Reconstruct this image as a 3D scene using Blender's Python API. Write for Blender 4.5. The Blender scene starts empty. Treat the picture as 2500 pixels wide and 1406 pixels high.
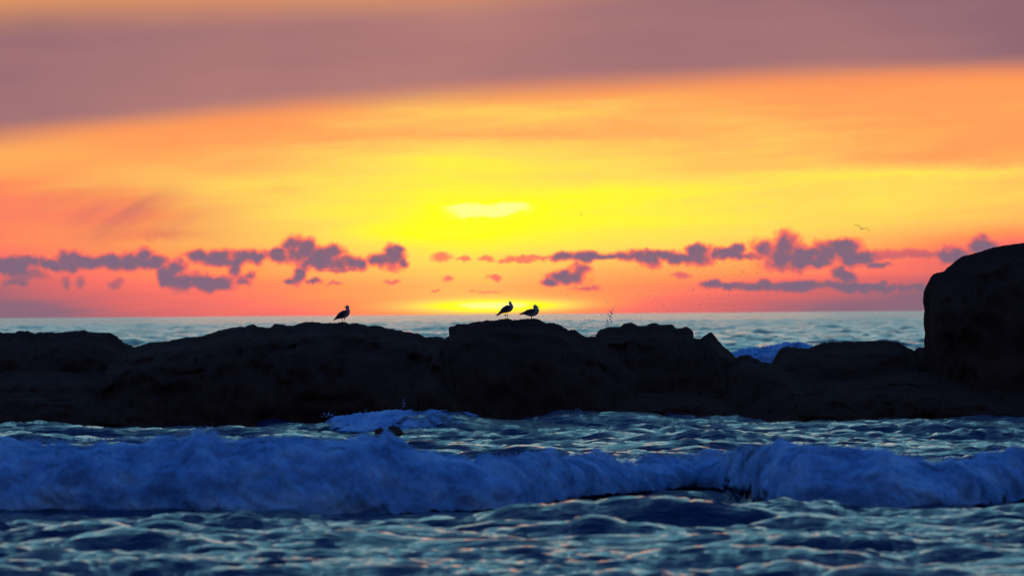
import bpy, math, random
import numpy as np
from mathutils import Vector, Matrix

scene = bpy.context.scene
R = math.radians
rng = random.Random(4)

# ------------------------------------------------------------------ camera
F = 12000.0            # focal length in pixels of the 2500 px wide photograph
CAM_H = 2.6            # metres above the still water
SLOPE = 0.0080         # tilt of the horizon
def UV(px, py):        # photo pixel -> direction (thousandths of F) from the horizon point ahead
    return (px - 1250) / 1000.0, (766.6 - SLOPE * (px - 1250) - py) / 1000.0
def P(px, py, d):      # the place at distance d that shows there
    u, v = UV(px, py)
    return Vector((u * 1000 * d / F, d, CAM_H + v * 1000 * d / F))
def DW(px, py):        # distance at which flat water shows there
    return F * CAM_H / (-UV(px, py)[1] * 1000)

cd = bpy.data.cameras.new('camera')
cam = bpy.data.objects.new('camera', cd)
scene.collection.objects.link(cam)
cd.sensor_width = 36.0
cd.lens = 36.0 * F / 2500.0
cd.clip_start = 0.5
cd.clip_end = 90000
cam.location = (0, 0, CAM_H)
pitch = math.atan((766.6 - 703) / F)
cam.matrix_world = (Matrix.Translation((0, 0, CAM_H)) @ Matrix.Rotation(R(90) + pitch, 4, 'X')
                    @ Matrix.Rotation(-math.atan(SLOPE), 4, 'Z'))
cd.dof.use_dof = True
cd.dof.focus_distance = 120.0
cd.dof.aperture_fstop = 2.6
scene.camera = cam

# ------------------------------------------------------------------ view
vs = scene.view_settings
vs.view_transform = 'Standard'; vs.look = 'None'; vs.exposure = 0.0; vs.gamma = 1.0
vs.use_curve_mapping = False
cy = scene.cycles
cy.use_denoising = True
cy.max_bounces = 5; cy.transparent_max_bounces = 12; cy.diffuse_bounces = 2; cy.glossy_bounces = 3; cy.transmission_bounces = 2
cy.caustics_reflective = False; cy.caustics_refractive = False

def lin(r, g, b):
    f = lambda c: (c / 255) / 12.92 if c / 255 <= 0.04045 else ((c / 255 + 0.055) / 1.055) ** 2.4
    return (f(r), f(g), f(b), 1.0)

# ------------------------------------------------------------------ node helper
class N:
    nt = None
    def __init__(s, sock): s.s = sock
    @staticmethod
    def m(op, *a, clamp=False):
        n = N.nt.nodes.new('ShaderNodeMath'); n.operation = op; n.use_clamp = clamp
        for i, x in enumerate(a):
            if isinstance(x, N): N.nt.links.new(x.s, n.inputs[i])
            else: n.inputs[i].default_value = x
        return N(n.outputs[0])
    def __add__(a, b): return N.m('ADD', a, b)
    __radd__ = __add__
    def __sub__(a, b): return N.m('SUBTRACT', a, b)
    def __rsub__(a, b): return N.m('SUBTRACT', b, a)
    def __mul__(a, b): return N.m('MULTIPLY', a, b)
    __rmul__ = __mul__
    def __truediv__(a, b): return N.m('DIVIDE', a, b)
    def sq(a): return N.m('MULTIPLY', a, a)
def smooth(x, a, b, lo=0.0, hi=1.0):
    n = N.nt.nodes.new('ShaderNodeMapRange'); n.interpolation_type = 'SMOOTHSTEP'; n.clamp = True
    N.nt.links.new(x.s, n.inputs[0])
    for i, v in enumerate((a, b, lo, hi)): n.inputs[i + 1].default_value = v
    return N(n.outputs[0])
def ramp(x, stops, interp='LINEAR'):
    n = N.nt.nodes.new('ShaderNodeValToRGB'); cr = n.color_ramp; cr.interpolation = interp
    while len(cr.elements) < len(stops): cr.elements.new(0.5)
    for e, (p, c) in zip(cr.elements, stops): e.position = p; e.color = c
    N.nt.links.new(x.s, n.inputs[0]); return N(n.outputs[0])
def mixc(f, a, b):
    n = N.nt.nodes.new('ShaderNodeMix'); n.data_type = 'RGBA'
    for i, x in ((0, f), (6, a), (7, b)):
        if isinstance(x, N): N.nt.links.new(x.s, n.inputs[i])
        else: n.inputs[i].default_value = x
    return N(n.outputs[2])
def comb(x, y, z=0.0):
    n = N.nt.nodes.new('ShaderNodeCombineXYZ')
    for i, v in enumerate((x, y, z)):
        if isinstance(v, N): N.nt.links.new(v.s, n.inputs[i])
        else: n.inputs[i].default_value = v
    return N(n.outputs[0])
def noise(vec, scale, detail=3, rough=0.55, color=False, dim='3D'):
    n = N.nt.nodes.new('ShaderNodeTexNoise'); n.noise_dimensions = dim
    n.inputs['Scale'].default_value = scale; n.inputs['Detail'].default_value = detail
    n.inputs['Roughness'].default_value = rough
    N.nt.links.new(vec.s, n.inputs['Vector'])
    return N(n.outputs['Color' if color else 'Fac'])
def vm(op, a, b, c=None):
    n = N.nt.nodes.new('ShaderNodeVectorMath'); n.operation = op
    for i, v in enumerate((a, b, c)):
        if v is None: continue
        if isinstance(v, N): N.nt.links.new(v.s, n.inputs[i])
        else: n.inputs[i].default_value = v
    return N(n.outputs['Value' if op in ('LENGTH', 'DOT_PRODUCT') else 'Vector'])

# ------------------------------------------------------------------ world: sunset sky
SUN_U, SUN_V = UV(1195, 560)
world = bpy.data.worlds.new('World'); scene.world = world; world.use_nodes = True
nt = world.node_tree; nt.nodes.clear(); N.nt = nt
out = nt.nodes.new('ShaderNodeOutputWorld'); bg = nt.nodes.new('ShaderNodeBackground')
nt.links.new(bg.outputs[0], out.inputs[0])
tc = nt.nodes.new('ShaderNodeTexCoord'); DIR = N(tc.outputs['Generated'])
sp = nt.nodes.new('ShaderNodeSeparateXYZ'); nt.links.new(DIR.s, sp.inputs[0])
X, Y, Z = (N(sp.outputs[i]) for i in range(3))
U = N.m('ARCTAN2', X, Y) * 12.0          # azimuth from straight ahead, in 1/12 rad
V = N.m('ARCSINE', Z) * 12.0             # elevation, same unit
uv = comb(U, V, 0.0)

# cloud shapes: (px, py, rx, ry) of the photographed puffs, turned into directions
CL = [(40,648,60,20),(75,638,42,14),(120,645,35,12),(180,636,42,22),(215,640,32,18),(165,648,40,12),(270,642,50,18),(330,638,45,20),(352,622,28,18),
 (385,638,34,16),(425,655,34,22),(440,685,50,24),(400,680,16,26),(500,690,52,20),(545,688,48,18),(575,660,16,28),(595,684,30,14),(612,675,14,10),
 (485,628,36,14),(540,626,50,18),(590,630,48,18),(625,630,26,10),(560,640,70,12),
 (672,620,30,17),(712,596,28,20),(740,602,30,20),(725,620,52,22),(775,640,60,20),(805,618,36,20),(840,640,52,20),(865,645,30,15),
 (935,632,38,18),(960,628,34,28),(972,608,18,12),(985,642,16,10),(735,670,16,20),(712,686,18,8),(768,686,20,7),
 (1370,628,42,13),(1425,628,50,13),(1480,630,50,8),(1545,628,45,15),(1588,634,26,20),(1610,622,40,12),(1660,628,50,14),
 (1708,612,30,18),(1700,630,45,18),(1770,622,45,14),(1795,610,20,12),(1835,628,40,9),(1868,612,36,28),(1925,598,34,34),(1900,625,60,30),
 (1955,628,50,30),(2010,622,42,30),(2065,612,36,30),(2090,634,45,20),(2140,648,34,9),(1990,645,60,12),(2048,665,20,18),(2065,676,28,12),
 (1395,676,48,18),(1415,662,30,16),(1345,688,26,8),
 (1790,697,70,9),(1730,692,30,8),(1860,697,80,10),(1960,699,100,13),(2080,700,110,11),(2190,701,90,9),(2270,702,60,6),
 (2320,622,28,20),(2340,632,30,16),(2395,600,28,18),(2410,612,30,20),(2370,640,40,18)]
FAINT = [(40,690,30,10),(170,655,30,16),(165,692,12,18),(200,690,12,18),(280,692,24,12),(1080,628,26,13),(1130,634,18,6),(1185,632,24,7),(1270,634,44,8),(1300,628,60,4),
 (1095,682,16,9),(1210,680,18,8),(1190,712,38,2.6),(1062,708,10,4),(820,690,26,4),(955,688,20,5),(1425,704,42,4.5),(1660,672,25,6),(1580,615,16,7),
 (2200,622,170,12),(2030,594,50,10),(60,672,60,14),(1230,636,22,5),(830,660,60,5)]
warpn = noise(uv, 9.0, 4, 0.6, color=True, dim='2D')
warpn_f = noise(uv, 14.0, 3, 0.5, dim='2D')
w0 = vm('SUBTRACT', warpn, (0.5, 0.5, 0.5))
uvs_ = vm('MULTIPLY_ADD', w0, (0.030, 0.018, 0.0), uv)
w1 = vm('SUBTRACT', noise(uv, 34.0, 3, 0.6, color=True, dim='2D'), (0.5, 0.5, 0.5))
uvw = vm('MULTIPLY_ADD', w1, (0.022, 0.020, 0.0), uvs_)
def blobs(lst):
    acc = None
    for (px, py, rx, ry) in lst:
        u, v = UV(px, py); ix, iy = 1000 / rx, 1000 / ry
        d = vm('LENGTH', vm('MULTIPLY_ADD', uvw, (ix, iy, 0), (-u * ix, -v * iy, 0)), (0, 0, 0))
        if acc is None: acc = d
        else:
            n = N.m('SMOOTH_MIN', acc, d, 0.14); acc = n
    return acc
puffn = noise(uv, 26.0, 5, 0.62, dim='2D') - 0.5
cum = smooth(blobs(CL) + puffn * 1.1 + (warpn_f - 0.5) * 0.5, 0.42, 1.48, 1.0, 0.0) * smooth(puffn + (warpn_f - 0.5) * 0.6, -0.42, 0.05, 1.0, 0.90)
fnt = smooth(blobs(FAINT) + puffn * 1.0, 0.45, 1.3, 1.0, 0.0)

# glow of the hidden sun: colour follows "heat"
dx = U - SUN_U; dy = V - 0.235
streak = noise(comb(U * 0.9 + V * 1.2, V * 7.5 - U * 0.35, 0.3), 1.0, 5, 0.55, dim='2D') - 0.5
streak2 = noise(comb(U * 2.4, V * 26.0 - U * 1.2, 0.3), 1.0, 3, 0.5, dim='2D') - 0.5
isup = smooth(V, 0.22, 0.25)
adx = N.m('MINIMUM', N.m('ABSOLUTE', dx), 1.4)
sy = isup * (0.185 + adx * 0.08) + 0.24 - N.m('MINIMUM', N.m('MAXIMUM', dx, -0.35), 1.4) * smooth(dx, -1.0, 0.3, -0.02, 0.09)
sxx = smooth(dx, -0.25, 0.35) * 1.75 + 1.45
e1 = N.m('EXPONENT', N.m('POWER', ((dx / sxx).sq() + 0.002), 0.575) * -1.0 - (dy / sy).sq())
heat = e1 * 0.84 + streak * (isup * 0.17 + 0.08) + streak2 * 0.10
# brightest veil in front of the sun, and its lower glow on the horizon
def spot(px, py, rx, ry, a, uvs=uvw):
    u, v = UV(px, py); ix, iy = 1000 / rx, 1000 / ry
    d = vm('LENGTH', vm('MULTIPLY_ADD', uvs, (ix, iy, 0), (-u * ix, -v * iy, 0)), (0, 0, 0))
    return N.m('EXPONENT', d.sq() * -1.0) * a
heat = heat + spot(1180, 516, 95, 13, 0.20) + spot(1105, 503, 55, 9, 0.11) + spot(1245, 503, 60, 13, 0.18)
heat = heat + spot(1130, 540, 300, 46, 0.09) + spot(1560, 478, 330, 26, 0.07) + spot(1000, 575, 160, 20, 0.06)
heat = heat + spot(1215, 748, 190, 15, 0.50, uv) + spot(1215, 745, 330, 34, 0.17, uv) + spot(1205, 741, 100, 4, 0.12, uv)
heat = heat - spot(300, 530, 190, 55, 0.09) - spot(385, 575, 90, 14, 0.05) - spot(2330, 385, 260, 22, 0.09)
heat = heat - spot(1350, 330, 600, 18, 0.07) + spot(1350, 270, 330, 20, 0.05) + spot(2300, 425, 500, 10, 0.05) - spot(700, 465, 60, 16, 0.05) - spot(0, 730, 300, 60, 0.10, uv) - spot(2450, 600, 300, 50, 0.14) - spot(2450, 250, 330, 70, 0.07)
heat = heat * (1.0 - fnt * 0.48)
# high overcast bank
vb = U * 0.056 - U.sq() * 0.020 + 0.534
edge = V - vb + streak * 0.05
heat = N.m('SMOOTH_MAX', heat, smooth(V, 0.22, 0.36) * 0.465, 0.08) - smooth(edge, -0.05, 0.02) * 0.03
heat = heat + streak * smooth(V, 0.24, 0.40) * 0.16
heat = heat * (1.0 - cum) + cum * (0.01 + N.m('MAXIMUM', puffn + (warpn_f - 0.5), 0.0) * 0.30)
heat = N.m('MAXIMUM', heat, 0.0)
glow = ramp(heat, [(0.0, lin(124,104,129)), (0.10, lin(146,104,121)), (0.19, lin(214,106,108)), (0.30, lin(255,118,102)),
                   (0.42, lin(255,150,90)), (0.56, lin(255,190,96)), (0.68, lin(255,222,92)), (0.78, lin(255,246,62)),
                   (0.86, lin(255,255,32)), (0.94, lin(255,255,60)), (1.0, lin(255,255,140))])
bankn = noise(comb(U * 0.8, V * 1.6, 2.0), 1.0, 3, 0.5, dim='2D') - 0.5
bank_c = ramp(bankn * 1.1 + streak * 0.5 - (U + 0.1).sq() * 0.30 + 0.66, [(0.1, lin(145,105,116)), (0.55, lin(170,118,118)), (1.0, lin(186,129,120))])
smn = noise(comb(U * 3.0 - V * 3.0, V * 9.0 - U * 4.0, 1.0), 1.0, 3, 0.5, dim='2D')
smud = (spot(310, 520, 150, 48, 1.0) + spot(240, 560, 55, 30, 0.8) + spot(390, 574, 80, 12, 0.5)) * smooth(smn, 0.22, 0.75)
glow = mixc(N.m('MINIMUM', smud * 1.0, 0.85), glow, lin(186, 110, 108))
bank = smooth(edge, -0.028, 0.055)
sky = mixc(bank, glow, bank_c)
# its upper rim glows orange again
up = smooth(V - U * 0.045 + bankn * 0.05, 0.715, 0.86)
sky = mixc(up * 0.9, sky, lin(240, 160, 92))
# clear dusk sky above the cloud, blue all round
sd = Vector((SUN_U / 12, 1, 0.02)).normalized()
dot = vm('DOT_PRODUCT', DIR, tuple(sd))
ang = N.m('ARCCOSINE', N.m('MINIMUM', N.m('MAXIMUM', dot, -1.0), 1.0)) / math.pi
dome = ramp(ang, [(0.0, (0.12, 0.52, 0.64, 1)), (0.03, (0.08, 0.66, 0.86, 1)), (0.075, (0.07, 0.72, 0.98, 1)), (0.13, (0.03, 0.22, 0.44, 1)),
                  (0.22, (0.014, 0.085, 0.27, 1)), (0.42, (0.013, 0.086, 0.37, 1)), (0.65, (0.012, 0.068, 0.31, 1)), (1.0, (0.006, 0.032, 0.15, 1))])
nish = nt.nodes.new('ShaderNodeTexSky'); nish.sky_type = 'NISHITA'; nish.sun_disc = False
nish.sun_elevation = R(1.6); nish.sun_rotation = math.atan(SUN_U / 12)
nadd = nt.nodes.new('ShaderNodeMix'); nadd.data_type = 'RGBA'; nadd.blend_type = 'ADD'; nadd.inputs[0].default_value = 0.05
nt.links.new(dome.s, nadd.inputs[6]); nt.links.new(nish.outputs[0], nadd.inputs[7])
dome = N(nadd.outputs[2])
away = N.m('MAXIMUM', smooth(V, 0.80, 1.08), smooth(N.m('ABSOLUTE', U), 2.2, 6.0))
sky = mixc(away, sky, dome)
nt.links.new(sky.s, bg.inputs[0]); bg.inputs[1].default_value = 1.0
world.cycles.sampling_method = 'MANUAL'; world.cycles.sample_map_resolution = 1024

# the sun, almost down, behind thin cloud straight ahead
ld = bpy.data.lights.new('sun', 'SUN'); ld.energy = 0.02; ld.angle = R(8.0); ld.color = (1.0, 0.36, 0.12)
sun = bpy.data.objects.new('sun', ld); scene.collection.objects.link(sun)
sun.rotation_euler = Vector((SUN_U / 12, 1.0, math.tan(R(1.3)))).to_track_quat('Z', 'Y').to_euler()

# ------------------------------------------------------------------ numpy noise
_g = np.random.RandomState(11)
PERM = np.tile(_g.permutation(512), 3)
GR = _g.normal(size=(512, 3)); GR /= np.linalg.norm(GR, axis=1)[:, None]
def perlin(x, y, z):
    x, y, z = np.broadcast_arrays(x, y, z)
    xi, yi, zi = (np.floor(a).astype(int) for a in (x, y, z))
    xf, yf, zf = x - xi, y - yi, z - zi
    f = lambda t: t * t * t * (t * (t * 6 - 15) + 10)
    u, v, w = f(xf), f(yf), f(zf)
    r = 0
    for i in (0, 1):
        for j in (0, 1):
            for k in (0, 1):
                h = PERM[PERM[PERM[(xi + i) & 511] + ((yi + j) & 511)] + ((zi + k) & 511)]
                g = GR[h]
                d = g[..., 0] * (xf - i) + g[..., 1] * (yf - j) + g[..., 2] * (zf - k)
                r = r + d * (u if i else 1 - u) * (v if j else 1 - v) * (w if k else 1 - w)
    return r * 1.5
def fbm(x, y, z, o=4, g=0.5, kind='f'):
    s = 0; a = 1.0; t = 0
    for i in range(o):
        n = perlin(x * 2 ** i + 17.3 * i, y * 2 ** i + 5.1 * i, z * 2 ** i - 9.7 * i)
        if kind == 'billow': n = np.abs(n) * 2 - 0.5
        s = s + a * n; t += a; a *= g
    return s / t

def mesh_obj(name, verts, faces, mat, parent=None, smooth_=True):
    """verts n x 3, faces m x 4 (or list of tuples)"""
    me = bpy.data.meshes.new(name)
    verts = np.asarray(verts, dtype=np.float32)
    if isinstance(faces, np.ndarray):
        m, k = faces.shape
        me.vertices.add(len(verts)); me.vertices.foreach_set('co', verts.ravel())
        me.loops.add(m * k); me.loops.foreach_set('vertex_index', faces.ravel().astype(np.int32))
        me.polygons.add(m); me.polygons.foreach_set('loop_start', np.arange(0, m * k, k, dtype=np.int32))
        me.update(calc_edges=True)
    else:
        me.from_pydata([tuple(map(float, v)) for v in verts], [], faces)
    if smooth_: me.polygons.foreach_set('use_smooth', np.ones(len(me.polygons), dtype=bool))
    me.materials.append(mat)
    o = bpy.data.objects.new(name, me); scene.collection.objects.link(o)
    if parent: o.parent = parent
    return o
def grid_faces(nr, nc, wrap=False):
    r = np.arange(nr - 1)[:, None]; c = np.arange(nc if wrap else nc - 1)[None, :]
    c2 = (c + 1) % nc
    a = r * nc + c; b = r * nc + c2; d = (r + 1) * nc + c2; e = (r + 1) * nc + c
    return np.stack([a, b, d, e], -1).reshape(-1, 4)
def tag(o, label=None, cat=None, group=None, kind=None):
    if label: o['label'] = label
    if cat: o['category'] = cat
    if group: o['group'] = group
    if kind: o['kind'] = kind
    return o

# ------------------------------------------------------------------ materials
def new_mat(name):
    m = bpy.data.materials.new(name); m.use_nodes = True; m.node_tree.nodes.clear(); N.nt = m.node_tree
    o = m.node_tree.nodes.new('ShaderNodeOutputMaterial')
    return m, o
def principled(base, rough, spec=0.5, ior=None, normal=None, **kw):
    b = N.nt.nodes.new('ShaderNodeBsdfPrincipled')
    for k, v in (('Base Color', base), ('Roughness', rough), ('Specular IOR Level', spec), ('Normal', normal), ('IOR', ior)):
        if v is None: continue
        if isinstance(v, N): N.nt.links.new(v.s, b.inputs[k])
        else: b.inputs[k].default_value = v
    return b
def bump(h, strength, dist, normal=None):
    n = N.nt.nodes.new('ShaderNodeBump'); n.inputs['Strength'].default_value = strength; n.inputs['Distance'].default_value = dist
    N.nt.links.new(h.s, n.inputs['Height'])
    if normal: N.nt.links.new(normal.s, n.inputs['Normal'])
    return N(n.outputs[0])
def geo_pos():
    g = N.nt.nodes.new('ShaderNodeNewGeometry'); return N(g.outputs['Position'])
def stretch(v, sx, sy, sz): return vm('MULTIPLY', v, (sx, sy, sz))

M_water, o_ = new_mat('sea_water')
pos = geo_pos()
sp = N.nt.nodes.new('ShaderNodeSeparateXYZ'); N.nt.links.new(pos.s, sp.inputs[0]); py_ = N(sp.outputs[1])
n1 = noise(stretch(pos, 0.8, 1.7, 1.0), 6.0, 4, 0.62)
n2 = noise(stretch(pos, 0.6, 1.6, 1.0), 1.3, 3, 0.6)
n3 = noise(stretch(pos, 1.0, 0.8, 1.0), 0.30, 4, 0.65)
n4 = noise(stretch(pos, 1.0, 0.5, 1.0), 0.045, 3, 0.6)
far_h = n3 * smooth(py_, 140, 320, 0.0, 1.5) + n4 * smooth(py_, 600, 2500, 0.0, 8.0)
nrm = bump(n1, 0.9, 0.050, bump(n2, 0.9, 0.22, bump(far_h, 1.0, 1.0)))
rgh = smooth(py_, 60, 900, 0.10, 0.20)
b = principled((0.008, 0.034, 0.085, 1), rgh, 0.5, 1.333, nrm)
N.nt.links.new(b.outputs[0], o_.inputs[0])

M_foam, o_ = new_mat('white_water_foam')
pos = geo_pos()
nf = noise(pos, 2.2, 6, 0.62); nf2 = noise(stretch(pos, 1, 1, 1.4), 9.0, 5, 0.65)
nf3 = noise(vm('MULTIPLY_ADD', pos, (0.8, 1.0, 1.6), comb(0.0, 0.0, 3.0)), 1.5, 3, 0.5)
fm = nf * 0.42 + nf2 * 0.16 + nf3 * 0.42
col = ramp(fm, [(0.38, (0.17, 0.36, 0.56, 1)), (0.50, (0.38, 0.66, 0.88, 1)), (0.60, (0.62, 0.86, 0.96, 1))])
nb = bump(nf2, 0.14, 0.04)
b = principled(col, 0.9, 0.1, None, nb)
tr = N.nt.nodes.new('ShaderNodeBsdfTranslucent'); N.nt.links.new(col.s, tr.inputs[0]); N.nt.links.new(nb.s, tr.inputs['Normal'])
mx = N.nt.nodes.new('ShaderNodeMixShader'); mx.inputs[0].default_value = 0.10
N.nt.links.new(b.outputs[0], mx.inputs[1]); N.nt.links.new(tr.outputs[0], mx.inputs[2])
at = N.nt.nodes.new('ShaderNodeAttribute'); at.attribute_name = 'thin'
nn = (noise(stretch(pos, 1.0, 1.0, 0.8), 2.6, 5, 0.60) - 0.5) * 2.4 + 0.92
al = smooth(nn - N(at.outputs['Fac']), -0.34, 0.34)
tp = N.nt.nodes.new('ShaderNodeBsdfTransparent'); m2 = N.nt.nodes.new('ShaderNodeMixShader')
N.nt.links.new(al.s, m2.inputs[0]); N.nt.links.new(tp.outputs[0], m2.inputs[1]); N.nt.links.new(mx.outputs[0], m2.inputs[2])
N.nt.links.new(m2.outputs[0], o_.inputs[0])

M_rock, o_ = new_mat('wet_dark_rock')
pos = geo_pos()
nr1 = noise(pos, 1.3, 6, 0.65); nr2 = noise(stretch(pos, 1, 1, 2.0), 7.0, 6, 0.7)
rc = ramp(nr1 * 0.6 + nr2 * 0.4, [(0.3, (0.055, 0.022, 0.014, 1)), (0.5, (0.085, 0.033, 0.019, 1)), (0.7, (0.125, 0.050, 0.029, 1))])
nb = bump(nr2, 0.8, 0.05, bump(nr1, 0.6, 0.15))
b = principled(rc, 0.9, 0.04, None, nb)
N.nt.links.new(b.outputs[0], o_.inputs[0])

def plain(name, c, rough=0.6, spec=0.3, transl=0.0):
    m, o = new_mat(name)
    n = noise(geo_pos(), 40, 4, 0.6)
    cc = ramp(n, [(0.3, tuple(x * 0.75 for x in c) + (1,)), (0.7, tuple(min(1, x * 1.2) for x in c) + (1,))])
    b = principled(cc, rough, spec)
    if transl:
        tr = N.nt.nodes.new('ShaderNodeBsdfTranslucent'); N.nt.links.new(cc.s, tr.inputs[0])
        mx = N.nt.nodes.new('ShaderNodeMixShader'); mx.inputs[0].default_value = transl
        N.nt.links.new(b.outputs[0], mx.inputs[1]); N.nt.links.new(tr.outputs[0], mx.inputs[2])
        N.nt.links.new(mx.outputs[0], o.inputs[0])
    else: N.nt.links.new(b.outputs[0], o.inputs[0])
    return m
M_feather = plain('pale_feathers', (0.62, 0.40, 0.36), 0.8, 0.1, 0.3)
M_wing = plain('grey_brown_wing_feathers', (0.15, 0.085, 0.075), 0.8, 0.1, 0.3)
M_beak = plain('beak', (0.30, 0.16, 0.03), 0.5)
M_leg = plain('bird_leg', (0.12, 0.07, 0.06), 0.6)
M_eye = plain('eye', (0.01, 0.01, 0.01), 0.2)
M_drop = plain('spray_drops', (0.85, 0.75, 0.70), 0.3, 0.3, 0.75)
M_mist = plain('crest_spray_drops', (0.60, 0.72, 0.85), 0.6, 0.2, 0.5)

# ------------------------------------------------------------------ the sea
def ocean_tile(n, L, lam, rms, seed, power=3, kmax_lam=0.0, exp=4.0, ang=0.0):
    g = np.random.RandomState(seed)
    k = 2 * np.pi * np.fft.fftfreq(n, L / n)
    kx, ky = np.meshgrid(k, k, indexing='xy')          # axis1 = x, axis0 = y
    kk = np.hypot(kx, ky); kk[0, 0] = 1e9
    kp = 2 * np.pi / lam
    S = np.exp(-1.25 * (kp / kk) ** 2) / kk ** exp
    c = (ky * math.cos(ang) + kx * math.sin(ang)) / kk
    S = S * (np.abs(c) ** power + 0.03)
    if kmax_lam: S = S * np.exp(-(kk * kmax_lam / (2 * np.pi)) ** 2)
    S[0, 0] = 0
    a = np.sqrt(S) * (g.normal(size=(n, n)) + 1j * g.normal(size=(n, n)))
    h = np.fft.ifft2(a); s = rms / h.real.std()
    dxx = np.fft.ifft2(1j * kx / kk * a).real * s
    dyy = np.fft.ifft2(1j * ky / kk * a).real * s
    return h.real * s, dxx, dyy, L
def sample(tile, x, y):
    h, dx_, dy_, L = tile; n = h.shape[0]
    fx = (x / L * n); fy = (y / L * n)
    ix = np.floor(fx).astype(int); iy = np.floor(fy).astype(int); tx = fx - ix; ty = fy - iy
    o = []
    for a in (h, dx_, dy_):
        g = lambda i, j: a[(iy + j) % n, (ix + i) % n]
        o.append((g(0, 0) * (1 - tx) + g(1, 0) * tx) * (1 - ty) + (g(0, 1) * (1 - tx) + g(1, 1) * tx) * ty)
    return o
T_swell = ocean_tile(512, 331.0, 26.0, 1.0, 5, 6, 1.4, 4.2)
T_chop = ocean_tile(512, 71.0, 3.2, 1.0, 8, 12, 0.45, 3.6, 0.15)
T_rip = ocean_tile(512, 17.3, 0.8, 1.0, 21, 3, 0.09, 3.3, -0.3)

# crest lines of the breaking waves: (px, py of the top), (px, py of the foot)
def curve(pts): a = np.array(pts, float); return lambda x: np.interp(x, a[:, 0], a[:, 1])
SWELLS = []   # (x centre, half width, distance, height, depth)
def swell(px0, px1, py_base, h, dep):
    d = DW((px0 + px1) / 2, py_base)
    SWELLS.append((P((px0 + px1) / 2, 700, d).x, (px1 - px0) / 2 * d / F, d, h, dep))
swell(760, 1240, 1052, 0.42, 2.0)
swell(1270, 1640, 1040, 0.26, 3.0)
swell(1500, 1950, 1085, 0.16, 3.0)
swell(600, 760, 1040, 0.12, 2.0)
swell(2200, 2520, 1060, 0.22, 3.5)
swell(-60, 170, 1052, 0.16, 3.0)
swell(1750, 2350, 1262, 0.17, 1.6)
swell(1150, 1500, 1300, 0.12, 1.2)
swell(50, 420, 1330, 0.12, 1.4)
swell(300, 620, 1280, 0.10, 1.0)
swell(1990, 2520, 1330, 0.10, 1.0)

def sea_height(x, y):
    d = y
    dens = np.clip(1.0 - (d - 3000) / 4000, 0, 1)
    near = np.clip((d - 30) / 40, 0, 1); back = np.clip((d - 130) / 60, 0, 1)
    h = np.zeros_like(x); ox = np.zeros_like(x); oy = np.zeros_like(x)
    patch1 = np.clip(0.5 + 1.2 * fbm(x / 7.0, y / 9.0, 0 * x, 2), 0, 1.2); patch2 = np.clip(0.5 + 1.4 * fbm(x / 3.0 + 50, y / 3.5, 0 * x, 3), 0, 1.3)
    for t, a, ch in ((T_swell, (0.045 + 0.13 * back) * (0.25 + .75 * dens), 1.0),
                     (T_chop, (0.45 + 0.9 * patch1) * (0.074 + 0.012 * np.clip((d - 70) / 25, 0, 1) + 0.025 * back) * np.clip(1.0 - (d - 1500) / 2500, 0, 1), 0.65),
                     (T_rip, (0.2 + 1.1 * patch2) * 0.0185 * np.clip(1.0 - (d - 160) / 120, 0, 1), 1.2)):
        s = sample(t, x, y); h += s[0] * a; ox -= s[1] * a * ch; oy -= s[2] * a * ch
    for (cx, hw, cy_, hh, dep) in SWELLS:
        e = np.exp(-(np.abs(x - cx) / hw) ** 3)
        yy = (y - cy_ + 0.25 * np.sin(x * 1.3 + cx)) / dep
        h += hh * e * np.exp(-np.where(yy < 0, (yy * 2.4) ** 2, yy ** 2))
    return h, ox, oy

t = np.concatenate([-np.geomspace(1.6, 0.125, 46)[:-1], np.linspace(-0.125, 0.125, 660), np.geomspace(0.125, 1.6, 46)[1:]])
rows = np.concatenate([np.linspace(3, 40, 60)[:-1], np.geomspace(40, 140, 720)[:-1], np.geomspace(140, 230, 50)[:-1],
                       np.geomspace(230, 1600, 480)[:-1], np.geomspace(1600, 60000, 130)])
YY = np.repeat(rows[:, None], len(t), 1); XX = rows[:, None] * t[None, :]
H, OX, OY = sea_height(XX, YY)
# the long swell under the front breaker
FB_TOP = curve([(-400,1078),(0,1078),(180,1076),(300,1072),(452,1068),(468,1051),(488,1046),(512,1048),(530,1068),(560,1074),(650,1070),(850,1074),(918,1074),(932,1060),(941,1058),(952,1078),(1000,1095),(1080,1108),(1150,1118),(1250,1113),(1315,1100),
                (1365,1114),(1450,1106),(1510,1117),(1600,1113),(1700,1110),(1790,1108),(1815,1100),(1828,1088),(1842,1096),(1900,1080),(2000,1090),(2100,1097),(2175,1110),(2250,1118),(2350,1117),(2425,1105),(2475,1098),(2900,1095)])
FB_BOT = curve([(-400,1240),(0,1243),(100,1240),(300,1246),(500,1250),(650,1253),(850,1249),(950,1240),(1250,1228),(1350,1211),(1450,1194),(1600,1186),(1700,1177),(1755,1178),
                (1790,1190),(1820,1208),(1850,1219),(1890,1227),(1925,1232),(2075,1231),(2250,1231),(2330,1226),(2400,1217),(2500,1206),(2900,1195)])
FB_FOOT = curve([(-400,1252),(0,1254),(650,1256),(900,1252),(1250,1243),(1450,1220),(1600,1206),(1700,1200),(1760,1202),(1810,1214),(1860,1228),(1950,1233),(2300,1232),(2500,1214),(2900,1200)])
def breaker_line(xw):
    """distance of the front wave's foot and its crest height for world x"""
    px = 1250 + xw * F / 66.0
    for _ in range(2):
        yf = F * CAM_H / (FB_FOOT(px) - (766.6 - SLOPE * (px - 1250))); px = 1250 + xw * F / yf
    zt = CAM_H + (766.6 - SLOPE * (px - 1250) - FB_TOP(px)) * (yf + 1.2) / F
    return px, yf, zt
m = (YY > 50) & (YY < 90) & (np.abs(XX) < 14)
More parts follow.
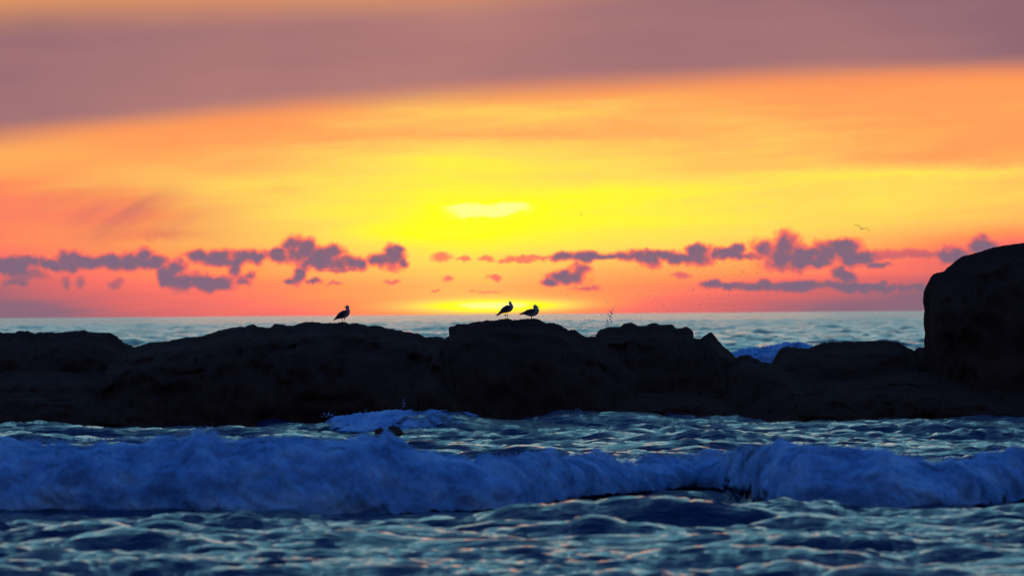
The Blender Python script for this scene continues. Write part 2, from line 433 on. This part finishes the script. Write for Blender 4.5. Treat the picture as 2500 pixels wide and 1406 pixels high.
px_, yf_, zt_ = breaker_line(np.clip(XX[m], -14, 14))
s_ = YY[m] - yf_
prof = np.where(s_ < 1.3, 1 / (1 + np.exp(-(s_ - 0.42) / 0.13)), np.exp(-((s_ - 1.3) / 3.2) ** 2) * 0.97)
H[m] = H[m] * (1 - 0.6 * prof) + (zt_ * 0.82) * prof
V3 = np.stack([XX + OX, YY + OY, H], -1)
V3[:, :, 2] -= (YY ** 2) / (2 * 6.4e6) * 0.0
sea = mesh_obj('water', V3.reshape(-1, 3), grid_faces(len(rows), len(t)), M_water)
tag(sea, kind='structure')
# shore under and behind the camera
M_sand = plain('wet_sand', (0.12, 0.09, 0.06), 0.6)
gx = np.linspace(-300, 300, 60); gy = np.linspace(-300, 30, 60)
GX, GY = np.meshgrid(gx, gy)
GZ = 0.9 - (GY + 12) * 0.06 + fbm(GX * .1, GY * .1, 0 * GX, 3) * 0.2
GZ = np.minimum(GZ, 1.0 + 0.05 * fbm(GX * .3, GY * .3, 0 * GX, 3))
tag(mesh_obj('beach', np.stack([GX, GY, GZ], -1).reshape(-1, 3), grid_faces(60, 60), M_sand), kind='structure')

# ------------------------------------------------------------------ breaking waves
def foam_roll(name, px0, px1, topf, botf, cols, rowsn, amp, label, depth=1.3, tails=(0.06, 0.06), seed=0.0, feet=0.0, ragged=9.0, near=0.0):
    px = np.linspace(px0, px1, cols)
    _b = botf; jn = fbm(px / 60.0 + seed, 0 * px, 0 * px + 3.3, 5, 0.6) * ragged
    botf = lambda q: _b(q) - np.abs(jn) * 2.2 + 0.3 * ragged
    hz = 766.6 - SLOPE * (px - 1250)
    yb = F * CAM_H / (botf(px) - hz + feet) if feet else None
    # the visible lower edge of the foam lies on the wave's face: foot distance from FB_FOOT for the big wave
    yf = FOOT(px, hz) - near
    zb = CAM_H + (hz - botf(px)) * yf / F
    zt = CAM_H + (hz - topf(px)) * (yf + depth) / F
    s = np.linspace(0, 1, rowsn)[:, None]
    th = np.clip(s / 0.62, 0, 1) * math.pi / 2; th2 = np.clip((s - 0.62) / 0.38, 0, 1) * math.pi / 2
    fade = np.clip(np.minimum((px - px0) / ((px1 - px0) * tails[0] + 1e-6), (px1 - px) / ((px1 - px0) * tails[1] + 1e-6)), 0, 1); fade = (fade * fade * (3 - 2 * fade)) ** 0.7
    zt = zb + (zt - zb) * fade; zt = np.maximum(zt, zb + 0.01)
    y = yf - 0.12 + depth * (1 - np.cos(th)) + depth * 0.9 * np.sin(th2)
    z = np.where(s < 0.62, zb - 0.06 + (zt - zb + 0.06) * np.sin(th) ** 0.9, zt * np.cos(th2) ** 0.8 - 0.15 * np.sin(th2))
    x = (px - 1250)[None, :] / F * (yf + (y - yf) * 0.5)
    y = y + 0 * x
    ny = np.where(s < 0.62, -np.cos(th), np.sin(th2)) + 0 * x; nz = np.where(s < 0.62, np.sin(th), np.cos(th2)) + 0 * x
    q = seed
    n = fbm(x * 1.1 + q, y * 1.1, z * 1.6, 2, 0.5) * 1.1 + fbm(x * 2.0 + z * 1.2 + q, y * 2.0, z * 2.2, 4, 0.42, 'billow') * 0.85
    a = amp * fade[None, :] * np.sin(np.clip(s * 1.15 + 0.08, 0, 1) * math.pi) ** 0.5
    y = y + ny * n * a; z = z + nz * n * a * 0.8
    x = x + fbm(x * 2.2, y * 2.2 + 9, z * 2.2, 4) * amp * 0.7
    tail = np.maximum(1 - (px - px0) / ((px1 - px0) * tails[0] * 1.5 + 1e-6), 1 - (px1 - px) / ((px1 - px0) * tails[1] * 1.5 + 1e-6))
    tail = np.clip(tail, 0, 1)[None, :]
    low = np.clip(1 - s / 0.24, 0, 1) ** 1.2
    vs_, fs_, th_ = [], [], []
    for k in range(SHELLS):
        q = k / (SHELLS - 1)
        e = q * amp * 0.55
        vs_.append(np.stack([x, y + ny * e, z + nz * e], -1).reshape(-1, 3)); fs_.append(grid_faces(rowsn, cols) + k * rowsn * cols)
        th_.append((0.15 * (q > 0) + 0.95 * q + 1.1 * tail + 0.75 * low + 0 * x).ravel())
    o = mesh_obj(name, np.concatenate(vs_), np.concatenate(fs_), M_foam)
    a_ = o.data.attributes.new('thin', 'FLOAT', 'POINT'); a_.data.foreach_set('value', np.concatenate(th_).astype(np.float32))
    tag(o, label, 'wave', 'waves breaking around the rocks')
    return o
SHELLS = 5
FOOT = lambda px, hz: F * CAM_H / (FB_FOOT(px) - hz)
foam_roll('breaking_wave', -420, 1985, lambda q: FB_TOP(q) + 15, FB_BOT, 900, 80, 0.20,
          'long wide roll of blue-white foam breaking in front of the rock ridge', tails=(0.01, 0.05))
foam_roll('breaking_wave', 1752, 2920, lambda q: FB_TOP(q) + 15, FB_BOT, 520, 80, 0.20,
          'taller tumbling foam crest nearest the big round boulder, in the foreground', tails=(0.09, 0.01), seed=40.0, near=0.45)
# foam running over the swell at the foot of the ridge
def foam_patch(name, x0, x1, y0, y1, thick, cover, label, seed=0.0, nx=420, ny=150):
    gx, gy = np.meshgrid(np.linspace(x0, x1, nx), np.linspace(y0, y1, ny))
    h, ox_, oy_ = sea_height(gx, gy)
    ex = 1 - np.abs((gx - (x0 + x1) / 2) / ((x1 - x0) / 2)) ** 2.5; ey = 1 - np.abs((gy - (y0 + y1) / 2) / ((y1 - y0) / 2)) ** 2.5
    n = fbm(gx * .9 + seed, gy * .7, 0 * gx, 5, 0.6)
    m = np.clip((np.minimum(ex, ey) * 1.3 - 0.1 + n * 0.6 + cover) * 1.8, -0.6, 1)
    z = h + thick * np.where(m > 0, m ** 0.6, m * 2) + np.clip(m, 0, 1) * thick * 0.8 * fbm(gx * 3 + seed, gy * 3, 0 * gx, 4, 0.6, 'billow')
    o = mesh_obj(name, np.stack([gx + ox_, gy + oy_, z], -1).reshape(-1, 3), grid_faces(ny, nx), M_foam)
    a_ = o.data.attributes.new('thin', 'FLOAT', 'POINT'); a_.data.foreach_set('value', (1.45 - np.clip(m, 0, 1) * 0.95 + 0.9 * np.clip((gx - x0) / (x1 - x0) * 1.6 - 0.35 + (0.5 - (gy - y0) / (y1 - y0)) * 0.8, 0, 1)).ravel().astype(np.float32))
    return tag(o, label, 'wave', 'waves breaking around the rocks')
xa, xb = P(775, 700, 109).x, P(1215, 700, 109).x
foam_patch('breaking_wave', xa, xb, 106.6, 111.5, 0.08, -0.12, 'small foaming wave spilling over dark rock tips at the foot of the ridge', 80.0)
# surf seen through the gap behind the ridge
T4 = curve([(1740,872),(1780,864),(1830,860),(1860,855),(1900,849),(1940,846),(2000,852),(2060,880)])
B4 = curve([(1740,905),(2060,905)])
FOOT = lambda px, hz: 205.0 + 0 * px
foam_roll('breaking_wave', 1740, 2060, T4, B4, 420, 60, 0.30,
          'distant violet-blue surf seen through the gap behind the ridge', depth=3.0, tails=(0.15, 0.25), seed=120.0)

# ------------------------------------------------------------------ rocks
def rock(name, pts, d, df, db, label, step=0.035, nphi=57, kx=0.25, amp=0.16, seed=0.0, zb=-0.9, jit=0.018, front_pow=0.75):
    w = np.array([[P(x, y, d).x, P(x, y, d).z] for x, y in pts])
    w = np.vstack([[w[0, 0] - 0.12, zb], w, [w[-1, 0] + 0.12, zb]])
    seg = np.hypot(*np.diff(w, axis=0).T); L = np.concatenate([[0], np.cumsum(seg)])
    n = max(24, int(L[-1] / step)); l = np.linspace(0, L[-1], n)
    ox = np.interp(l, L, w[:, 0]); oz = np.interp(l, L, w[:, 1])
    # soften the traced corners a little, then roughen
    for _ in range(1):
        ox[1:-1] = (ox[:-2] + 2 * ox[1:-1] + ox[2:]) / 4; oz[1:-1] = (oz[:-2] + 2 * oz[1:-1] + oz[2:]) / 4
    oz = oz + jit * fbm(ox * 9 + seed, oz * 9, 0 * ox, 3) * 2.0; ox = ox + jit * fbm(ox * 7, oz * 7 + 3, 0 * ox + seed, 3) * 2
    cx = (ox.min() + ox.max()) / 2
    phi = np.linspace(-math.pi / 2, math.pi / 2, nphi)[:, None]
    c = np.clip(np.cos(phi), 0, 1)
    s = np.where(phi < 0, c ** front_pow, c ** 0.85)
    s = s * (1 - 0.05 * np.clip(np.abs(phi) / 0.15, 0, 1))
    Yo = np.where(phi < 0, np.sin(phi) * df, np.sin(phi) * db)
    Xv = cx + (ox - cx)[None, :] * (1 - kx * (1 - s)); Zv = zb + (oz - zb)[None, :] * s
    Yv = d + Yo + 0 * Xv
    # wander of the ridge in plan, none at the traced outline
    a = np.clip(np.abs(phi) / 0.55, 0, 1) ** 1.2
    big = fbm(Xv * .55 + seed, Yv * .55, Zv * .7, 3, 0.55)
    lump = fbm(Xv * 1.5 + seed, Yv * 1.5, Zv * 1.9, 4, 0.55, 'billow')
    fine = fbm(Xv * 6 + seed, Yv * 6, Zv * 8, 3, 0.6)
    Yv = Yv + a * (big * amp * 5 + lump * amp * 2.0) + fine * 0.03
    Zv = Zv + a * (np.minimum(big, 0.0) * amp * 1.8 - np.abs(lump) * amp * 0.5 + fine * 0.02) * np.clip((Zv - zb) / 1.2, 0, 1)
    Xv = Xv + a * fbm(Xv * 1.2, Yv * 1.2, Zv * 1.2 + 7 + seed, 3) * amp
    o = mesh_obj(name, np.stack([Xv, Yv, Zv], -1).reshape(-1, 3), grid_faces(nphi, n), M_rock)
    return tag(o, label, 'rock', 'sea rocks of the dark ridge')

rock('rock_outcrop', [(-420,930),(-300,870),(-180,835),(-60,818),(0,812),(37,812),(44,807),(65,808),(85,815),(93,811),(143,811.5),(184,808),(207,805),(216,809.5),(238,812),(265,811),
      (284,819),(292,828),(301,836),(313,840),(326,849),(350,870),(400,900),(470,950),(520,1010)], 123, 4.0, 3.5,
     'low flat-backed dark rock outcrop that runs out past the leftmost notch of the ridge', amp=0.18, seed=3)
rock('rock_ridge', [(180,1010),(230,930),(275,880),(318,851),(331,845.5),(360,837),(408,833),(422,828.5),(459,822.4),(479,822),(503,818),(530,808),(561,801),(585,796.6),(598,798.6),
      (609,792),(619,791),(629,798),(639,797),(646,800),(660,799),(666,792),(687,790.5),(697,795),(714,795),(731,790),(751,785),(768,786),(782,788),(800,789),(820,787.5),(834,786),(845,788),
      (856,791),(863,788),(882,790),(895,795),(916,794.5),(943,800),(984,809),(1021,814),(1035,822),(1048,822),(1069,822),(1086,826),(1110,838),(1160,860),(1230,900),(1300,960)], 120, 5.0, 4.0,
     'longest dark rock ridge, rising in a smooth hump under the lone gull', step=0.03, amp=0.22, seed=9, kx=0.12)
rock('rock_outcrop', [(980,980),(1030,900),(1070,845),(1089,824),(1100,818),(1108,813),(1106,809.5),(1096,806),(1093,801),(1099,797),(1108,796),(1114.5,790.5),(1140,790.5),(1160,785.7),(1188,782),
      (1208,782),(1222,779),(1239,777.5),(1252,781),(1269,780),(1286,778),(1307,777),(1320,781.6),(1330,789),(1351,788),(1364,792),(1375,800.6),(1383,802),(1388,807),(1393,805),(1405,806),
      (1419,817),(1432,822),(1454,821),(1490,850),(1560,900),(1620,980)], 119, 3.4, 2.6,
     'flat-topped dark rock with an overhanging nub, two gulls standing on it', step=0.022, amp=0.15, seed=21, jit=0.014)
rock('rock_outcrop', [(1380,980),(1410,900),(1436,845),(1452,822),(1457,812),(1466,804),(1490,796.5),(1514,798),(1522,790),(1534,788),(1545,788),(1555,794.5),(1575,796),(1583,791),(1592,788),
      (1603,789),(1613,793),(1623,793.5),(1634,791),(1643,794),(1649,801),(1660,801),(1675,797),(1687,803.6),(1692,812),(1692,822),(1694,827),(1712,826),(1717.5,820),(1726,814),(1733.5,810),(1738,812),
      (1744,820),(1757,835.6),(1767,847),(1781.5,858.7),(1797,873),(1830,905),(1880,980)], 121, 3.6, 2.6,
     'dark knobbly rock topped with rounded lumps and a small pointed tooth', step=0.022, amp=0.17, seed=33, jit=0.014)
rock('rock_outcrop', [(1700,1000),(1740,930),(1770,890),(1797.6,874),(1806.5,867),(1816,865),(1828,866.5),(1842,875),(1856,881),(1883,887),(1920,905),(1990,940),(2060,1000)], 119.5, 3.0, 2.5,
     'low sloping dark rock below the pointed tooth, beside the surf gap', amp=0.12, seed=41)
rock('rock_outcrop', [(1840,1000),(1860,930),(1880,892),(1892,869),(1898,860),(1906,850),(1912,847),(1920,846),(1941.6,847),(1970,852),(1991,843),(2013,836),(2052,833),(2094.5,833),(2130,832),(2165.6,831.7),
      (2187,834.5),(2208,844),(2226,854),(2250,875),(2290,920),(2330,1000)], 122, 3.6, 3.0,
     'broad low dark rock with a smooth rounded top beside the big boulder', amp=0.13, seed=52)
rock('rock_outcrop', [(2150,1000),(2190,900),(2222,860),(2240,848.5),(2254.5,846),(2290,850),(2340,900),(2400,1000)], 127, 2.0, 2.0,
     'small hidden rock tip peeping out just behind the foot of the big boulder', amp=0.1, seed=58)
rock('boulder', [(2225,1010),(2243,920),(2254,872),(2256,850),(2254.5,830),(2257.5,814),(2254,791),(2254.5,775),(2256,759),(2253,731),(2255,713),(2260,700),(2272,677),(2279,670),(2286.5,666),(2297,664),
      (2304,663),(2308,660),(2311,656),(2326,643.6),(2336,635),(2347,627),(2358,624),(2372,621),(2404,611.6),(2425,604),(2461,598),(2500,593),(2560,588),(2640,588),(2720,600),(2800,630),(2860,690),(2890,780),
      (2920,900),(2960,1010)], 121, 3.2, 3.6,
     'huge rounded boulder with a sheer side, towering over the rest', step=0.03, amp=0.2, seed=64, jit=0.008, kx=0.6)
rock('rock_shelf', [(-460,1060),(-400,985),(-200,930),(60,905),(300,915),(520,890),(760,900),(980,880),(1200,890),(1420,905),(1600,915),(1760,925),(1900,930),(2060,920),(2200,905),(2400,915),(2600,940),(2750,1060)],
     119.5, 3.4, 3.0, 'long low rock shelf that joins the foot of all the rocks', step=0.05, amp=0.2, seed=101, kx=0.05)
# lower ledges on the near side, down to the water
rock('rock_ledge', [(-420,1040),(-300,985),(-100,962),(80,958),(240,966),(420,985),(520,1006),(600,1044)], 117, 2.2, 3.0,
     'low wet ledge at the waterline below the leftmost outcrop', amp=0.16, seed=70)
rock('rock_ledge', [(1180,1034),(1260,1000),(1380,975),(1520,958),(1680,962),(1800,985),(1900,1024)], 117, 2.0, 3.0,
     'low wet ledge at the waterline below the knobbly rock', amp=0.16, seed=77)
rock('rock_ledge', [(1760,1024),(1850,975),(1930,945),(1975,941),(2050,950),(2140,938),(2260,952),(2400,965),(2500,985),(2620,1010)], 116.5, 2.0, 3.0,
     'wide stepped wet ledge at the waterline in front of the big boulder', amp=0.18, seed=83)
rock('rock_tip', [(872,1080),(884,1066),(902,1052),(918,1043),(928,1041),(938,1046),(946,1054),(955,1068)], 104.0, 0.8, 0.8,
     'small dark rock tip awash in foam, the lower of two', amp=0.05, seed=90, zb=-0.5, kx=0.5, step=.02, nphi=24)
rock('rock_tip', [(928,1074),(938,1050),(948,1039),(960,1036),(970,1040),(980,1049),(990,1064)], 104.8, 0.7, 0.8,
     'small dark rock tip awash in foam, the higher of two', amp=0.05, seed=95, zb=-0.5, kx=0.5, step=.02, nphi=24)

# ------------------------------------------------------------------ gulls
def loft(name, spine, mat, parent, ry=0.82, ns=14, steps=5):
    """smooth tube through (x, z, r[, y]) stations, in centimetres"""
    a = np.array([(s[0], s[1], s[2], s[3] if len(s) > 3 else 0.0) for s in spine], float) * 0.01
    k = len(a); tt = np.linspace(0, k - 1, (k - 1) * steps + 1)
    def cr(col):
        o = []
        for q in tt:
            i = min(int(q), k - 2); f = q - i
            p0, p1, p2, p3 = (a[max(i - 1, 0)], a[i], a[i + 1], a[min(i + 2, k - 1)])
            o.append(0.5 * (2 * p1 + (p2 - p0) * f + (2 * p0 - 5 * p1 + 4 * p2 - p3) * f * f + (3 * p1 - p0 - 3 * p2 + p3) * f ** 3)[col])
        return np.array(o)
    xs, zs, rs, ys = cr(0), cr(1), np.maximum(cr(2), 0.001), cr(3)
    tx, tz = np.gradient(xs), np.gradient(zs); l = np.hypot(tx, tz) + 1e-9; tx /= l; tz /= l
    an = np.linspace(0, 2 * math.pi, ns, endpoint=False)
    vx = xs[:, None] - tz[:, None] * np.cos(an) * rs[:, None]
    vz = zs[:, None] + tx[:, None] * np.cos(an) * rs[:, None]
    vy = ys[:, None] + np.sin(an) * rs[:, None] * ry
    v = np.stack([vx, vy, vz], -1).reshape(-1, 3); n = len(tt)
    f = [tuple(int(i) for i in q) for q in grid_faces(n, ns, True)]
    f.append(tuple(range(ns))[::-1]); f.append(tuple((n - 1) * ns + i for i in range(ns)))
    return mesh_obj(name, v, f, mat, parent)
def gull(label, foot, body, wing, beak, legs, tail, eye):
    root = bpy.data.objects.new('gull', None); scene.collection.objects.link(root)
    root.location = foot
    tag(root, label, 'gull', 'gulls standing on the ridge')
    loft('body', body, M_feather, root)
    for sgn in (-1, 1):
        loft('wing', [(x, z, r, sgn * y) for x, z, r, y in wing], M_wing, root, 0.28, 10)
        loft('leg', [(legs[0 if sgn < 0 else 1], -1.2, .55, sgn * 1.8), (legs[0 if sgn < 0 else 1], 3, .5, sgn * 1.8), (legs[0 if sgn < 0 else 1] - .5, 6, .65, sgn * 1.8), (legs[0 if sgn < 0 else 1] - .8, 11, 1.6, sgn * 2.0)], M_leg, root, 1.0, 8, 3)
        q = legs[0 if sgn < 0 else 1]
        f = mesh_obj('foot', [((q - 1.2) * .01, sgn * .018, .002), ((q + 3.4) * .01, sgn * .018 - .018, -.004), ((q + 4) * .01, sgn * .018, -.004), ((q + 3.4) * .01, sgn * .018 + .018, -.004), (q * .01, sgn * .018, .009)],
                     [(0, 1, 4), (1, 2, 4), (2, 3, 4), (3, 0, 4), (0, 3, 2, 1)], M_leg, root, False)
        loft('eye', [(eye[0] - .35, eye[1], .1, sgn * eye[2]), (eye[0], eye[1], .45, sgn * eye[2]), (eye[0] + .35, eye[1], .1, sgn * eye[2])], M_eye, root, 0.8, 8, 2)
    loft('tail', tail, M_wing, root, 2.4, 10)
    loft('beak', beak, M_beak, root, 0.7, 8, 4)
    return root
gull('lone gull standing on the long hump of the ridge, looking back over its shoulder', P(838, 786.5, 120),
     [(-20,7.5,1.2),(-15,11.5,4.2),(-8,16,7.4),(0,19.2,9.2),(6,22,9.0),(9.5,26.5,6.8),(10.2,31,4.7),(9.8,34.6,4.3),(9.6,37.6,4.1),(9.4,40.5,2.6),(9.3,41.8,.6)],
     [(9,25,2.5,6),(2,23.5,5.2,7.4),(-7,18,5.6,6.6),(-15,12,3.6,4.2),(-22,6.5,1.6,2.0),(-25,4.2,.4,1.0)],
     [(6.5,37.6,1.6),(4.2,36.6,1.1),(2.0,35.6,.6),(0.8,34.8,.2)], (-2.8, 3.4), [(-14,11,1.2),(-20,7,1.0),(-25.5,4,.3)], (7.8,38.6,3.0))
gull('upright gull on the flat-topped rock with its head turned away', P(1238, 777.8, 119),
     [(-20,12.5,1.2),(-15,16,4.0),(-9,20,6.8),(-2,23,8.4),(5,25.5,8.6),(8.8,29,6.2),(8.2,33.4,4.0),(7.2,37,3.2),(6.8,40,2.9),(6.6,41.4,1.6),(6.6,42,.5)],
     [(8,28,2.4,6),(1,26.5,5.0,7.2),(-8,21,5.2,6.4),(-16,15,3.4,4.2),(-23,10.5,1.8,2.2),(-28,9.6,.5,1.2)],
     [(6.6,39,1.3,2.0),(6.6,38.8,.8,4.2),(6.6,38.2,.2,6.0)], (-4.2, .6), [(-14,15,1.4),(-21,9.5,1.3),(-26,6.4,.4)], (6.8,40,2.5))
gull('crouching gull on the flat-topped rock pointing its beak out to sea', P(1296.5, 777.8, 119),
     [(-22,13,1.2),(-17,13.5,3.6),(-10,14,6.6),(-2,14.2,8.8),(7,15.6,9.0),(12,19.5,7.4),(10.8,24.5,5.4),(9.5,28.4,4.9),(9.4,31,4.2),(9.5,33,2.4),(9.5,34,.5)],
     [(10,19,2.4,6),(3,18.5,5.0,7.6),(-7,17.2,5.0,6.8),(-16,14.2,3.2,4.4),(-24,12.6,1.6,2.2),(-30,12.2,.4,1.2)],
     [(12.8,30,1.5),(15.6,28.9,1.0),(18.6,28.2,.7),(21.2,27.4,.2)], (-.2, .9), [(-15,12.4,1.4),(-22,10.8,1.2),(-27.5,9,.4)], (11.5,31.2,3.3))

def flying_gull(px, py, d, span, bank, dihedral, heading, label):
    root = bpy.data.objects.new('flying_gull', None); scene.collection.objects.link(root)
    root.location = P(px, py, d); root.rotation_euler = (bank[0], bank[1], heading)
    tag(root, label, 'gull', 'gulls flying over the sea')
    k = span / 1.3
    loft('body', [(-22*k,0,1.0),(-14*k,0,3.5*k),(0,0,6.5*k),(12*k,1,5.5*k),(20*k,2.5,4.0*k),(25*k,2,2.4*k),(30*k,1,.5)], M_feather, root, 1.0, 10, 3)
    for sgn in (-1, 1):
        v = []; n = 9
        for i in range(n):
            q = i / (n - 1); yy = sgn * (0.03 + q * span / 2); c = (0.17 * (1 - q) + 0.05 * q ** .5 * (1 - q) + .015) * k
            zz = dihedral * math.sin(q * math.pi * 0.72) * span * .5 - 0.10 * span * q * q
            xo = (0.05 * math.sin(q * math.pi) - 0.16 * q * q) * k
            for (ax, az) in ((c * .5, 0), (0, .03 * k), (-c * .5, 0), (0, -.006 * k)): v.append((xo + ax, yy, zz + az))
        f = [tuple(int(i) for i in g) for g in grid_faces(n, 4, True)] + [(0, 1, 2, 3), tuple(4 * (n - 1) + i for i in (3, 2, 1, 0))]
        mesh_obj('wing', v, f, M_wing, root)
    return root
flying_gull(2105, 559, 480, 1.55, (R(22), R(0)), 0.34, R(80), 'gliding gull with arched wings, the highest over the right-hand clouds')
flying_gull(1421, 525, 1500, 1.35, (R(-25), R(10)), 0.5, R(35), 'tiny gull flying in the brightest yellow of the sky')
flying_gull(1813, 666, 1200, 1.35, (R(30), R(0)), 0.45, R(60), 'tiny gull flying low between the two purple cloud banks')

# ------------------------------------------------------------------ spray
def drops(name, pts, mat, label=None):
    V_, F_ = [], []
    for (p, r, l, tx, ty) in pts:
        b0 = len(V_); ax = Vector((tx, 0, ty)).normalized() * l; sx = Vector((ty, 0, -tx)).normalized() * r; sy_ = Vector((0, r, 0))
        V_ += [p + ax, p - ax, p + sx, p - sx, p + sy_, p - sy_]
        for a_, b_, c_ in ((0,2,4),(0,4,3),(0,3,5),(0,5,2),(1,4,2),(1,3,4),(1,5,3),(1,2,5)): F_.append((b0 + a_, b0 + b_, b0 + c_))
    o = mesh_obj(name, V_, F_, mat, None, False)
    return tag(o, kind='stuff')
pts = []
for i in range(300):     # flung up from behind the knobbly rock
    q = rng.random() ** 0.8
    px = rng.gauss(1490 + 330 * q * 0.9, 45 + 70 * (1 - q) * q * 2); py = 775 - 130 * (math.sin(q * 2.4)) ** 1.5 * rng.random() ** 0.9 - 4
    r = rng.choice((0.003, 0.004, 0.005, 0.007)); pts.append((P(px, py, 128 + rng.uniform(-2, 2)), r, r * rng.uniform(1.2, 4.0), 0.35 + rng.uniform(-.2, .2), 1))
drops('sea_spray', pts, M_drop)
pts = []
for i in range(90):     # blue plume just behind it
    q = rng.random(); px = 1482 + 12 * q + rng.gauss(0, 5 - 2 * q); py = 798 - 42 * q + rng.gauss(0, 3)
    if rng.random() < .25: px = 1440 + rng.gauss(0, 10); py = 790 + rng.gauss(0, 12)
    r = rng.uniform(.004, .012); pts.append((P(px, py, 125 + rng.uniform(-.6, .6)), r, r * 2, 0.3, 1))
drops('spray_plume', pts, M_mist)
# ragged puffs and flecks thrown off the crests
pts = []
for (cx_, cy_, sx_, sy2, n, d) in ((470,1058,9,9,420,68),(512,1057,10,10,520,68),(492,1066,26,9,500,68),(936,1080,10,12,420,69),(936,1062,3,12,120,69),(1826,1100,8,8,320,68),(1875,1095,10,4,120,68),(2082,1092,10,6,220,68),
                                  (2240,1118,10,4,200,68),(2432,1096,5,9,160,68),(78,1070,14,5,160,68),(160,1082,8,4,90,68),(983,988,1.6,9,60,109),(1712,1106,6,4,90,68),(1780,1120,14,10,100,66),(640,1068,14,4,120,68),
                                  (800,1012,8,4,120,109),(885,1010,5,5,100,109),(1410,1004,6,4,70,113),(2410,1190,16,6,90,64.5)):
    for i in range(n // 3):
        r = rng.uniform(.002, .008) * d / 68; pts.append((P(rng.gauss(cx_, sx_), rng.gauss(cy_, sy2), d + rng.uniform(-.5, .5)), r, r * rng.uniform(1, 1.8), rng.uniform(-.6, .6), 1))
for i in range(2600):
    px = rng.uniform(-100, 2560); top = float(FB_TOP(px)); r = rng.uniform(.004, .012)
    pts.append((P(px, top - abs(rng.gauss(0, 5)) + 3, 68 + rng.uniform(-.5, .5)), r, r * 1.5, rng.uniform(-.6, .6), 1))
drops('crest_spray', pts, M_mist)
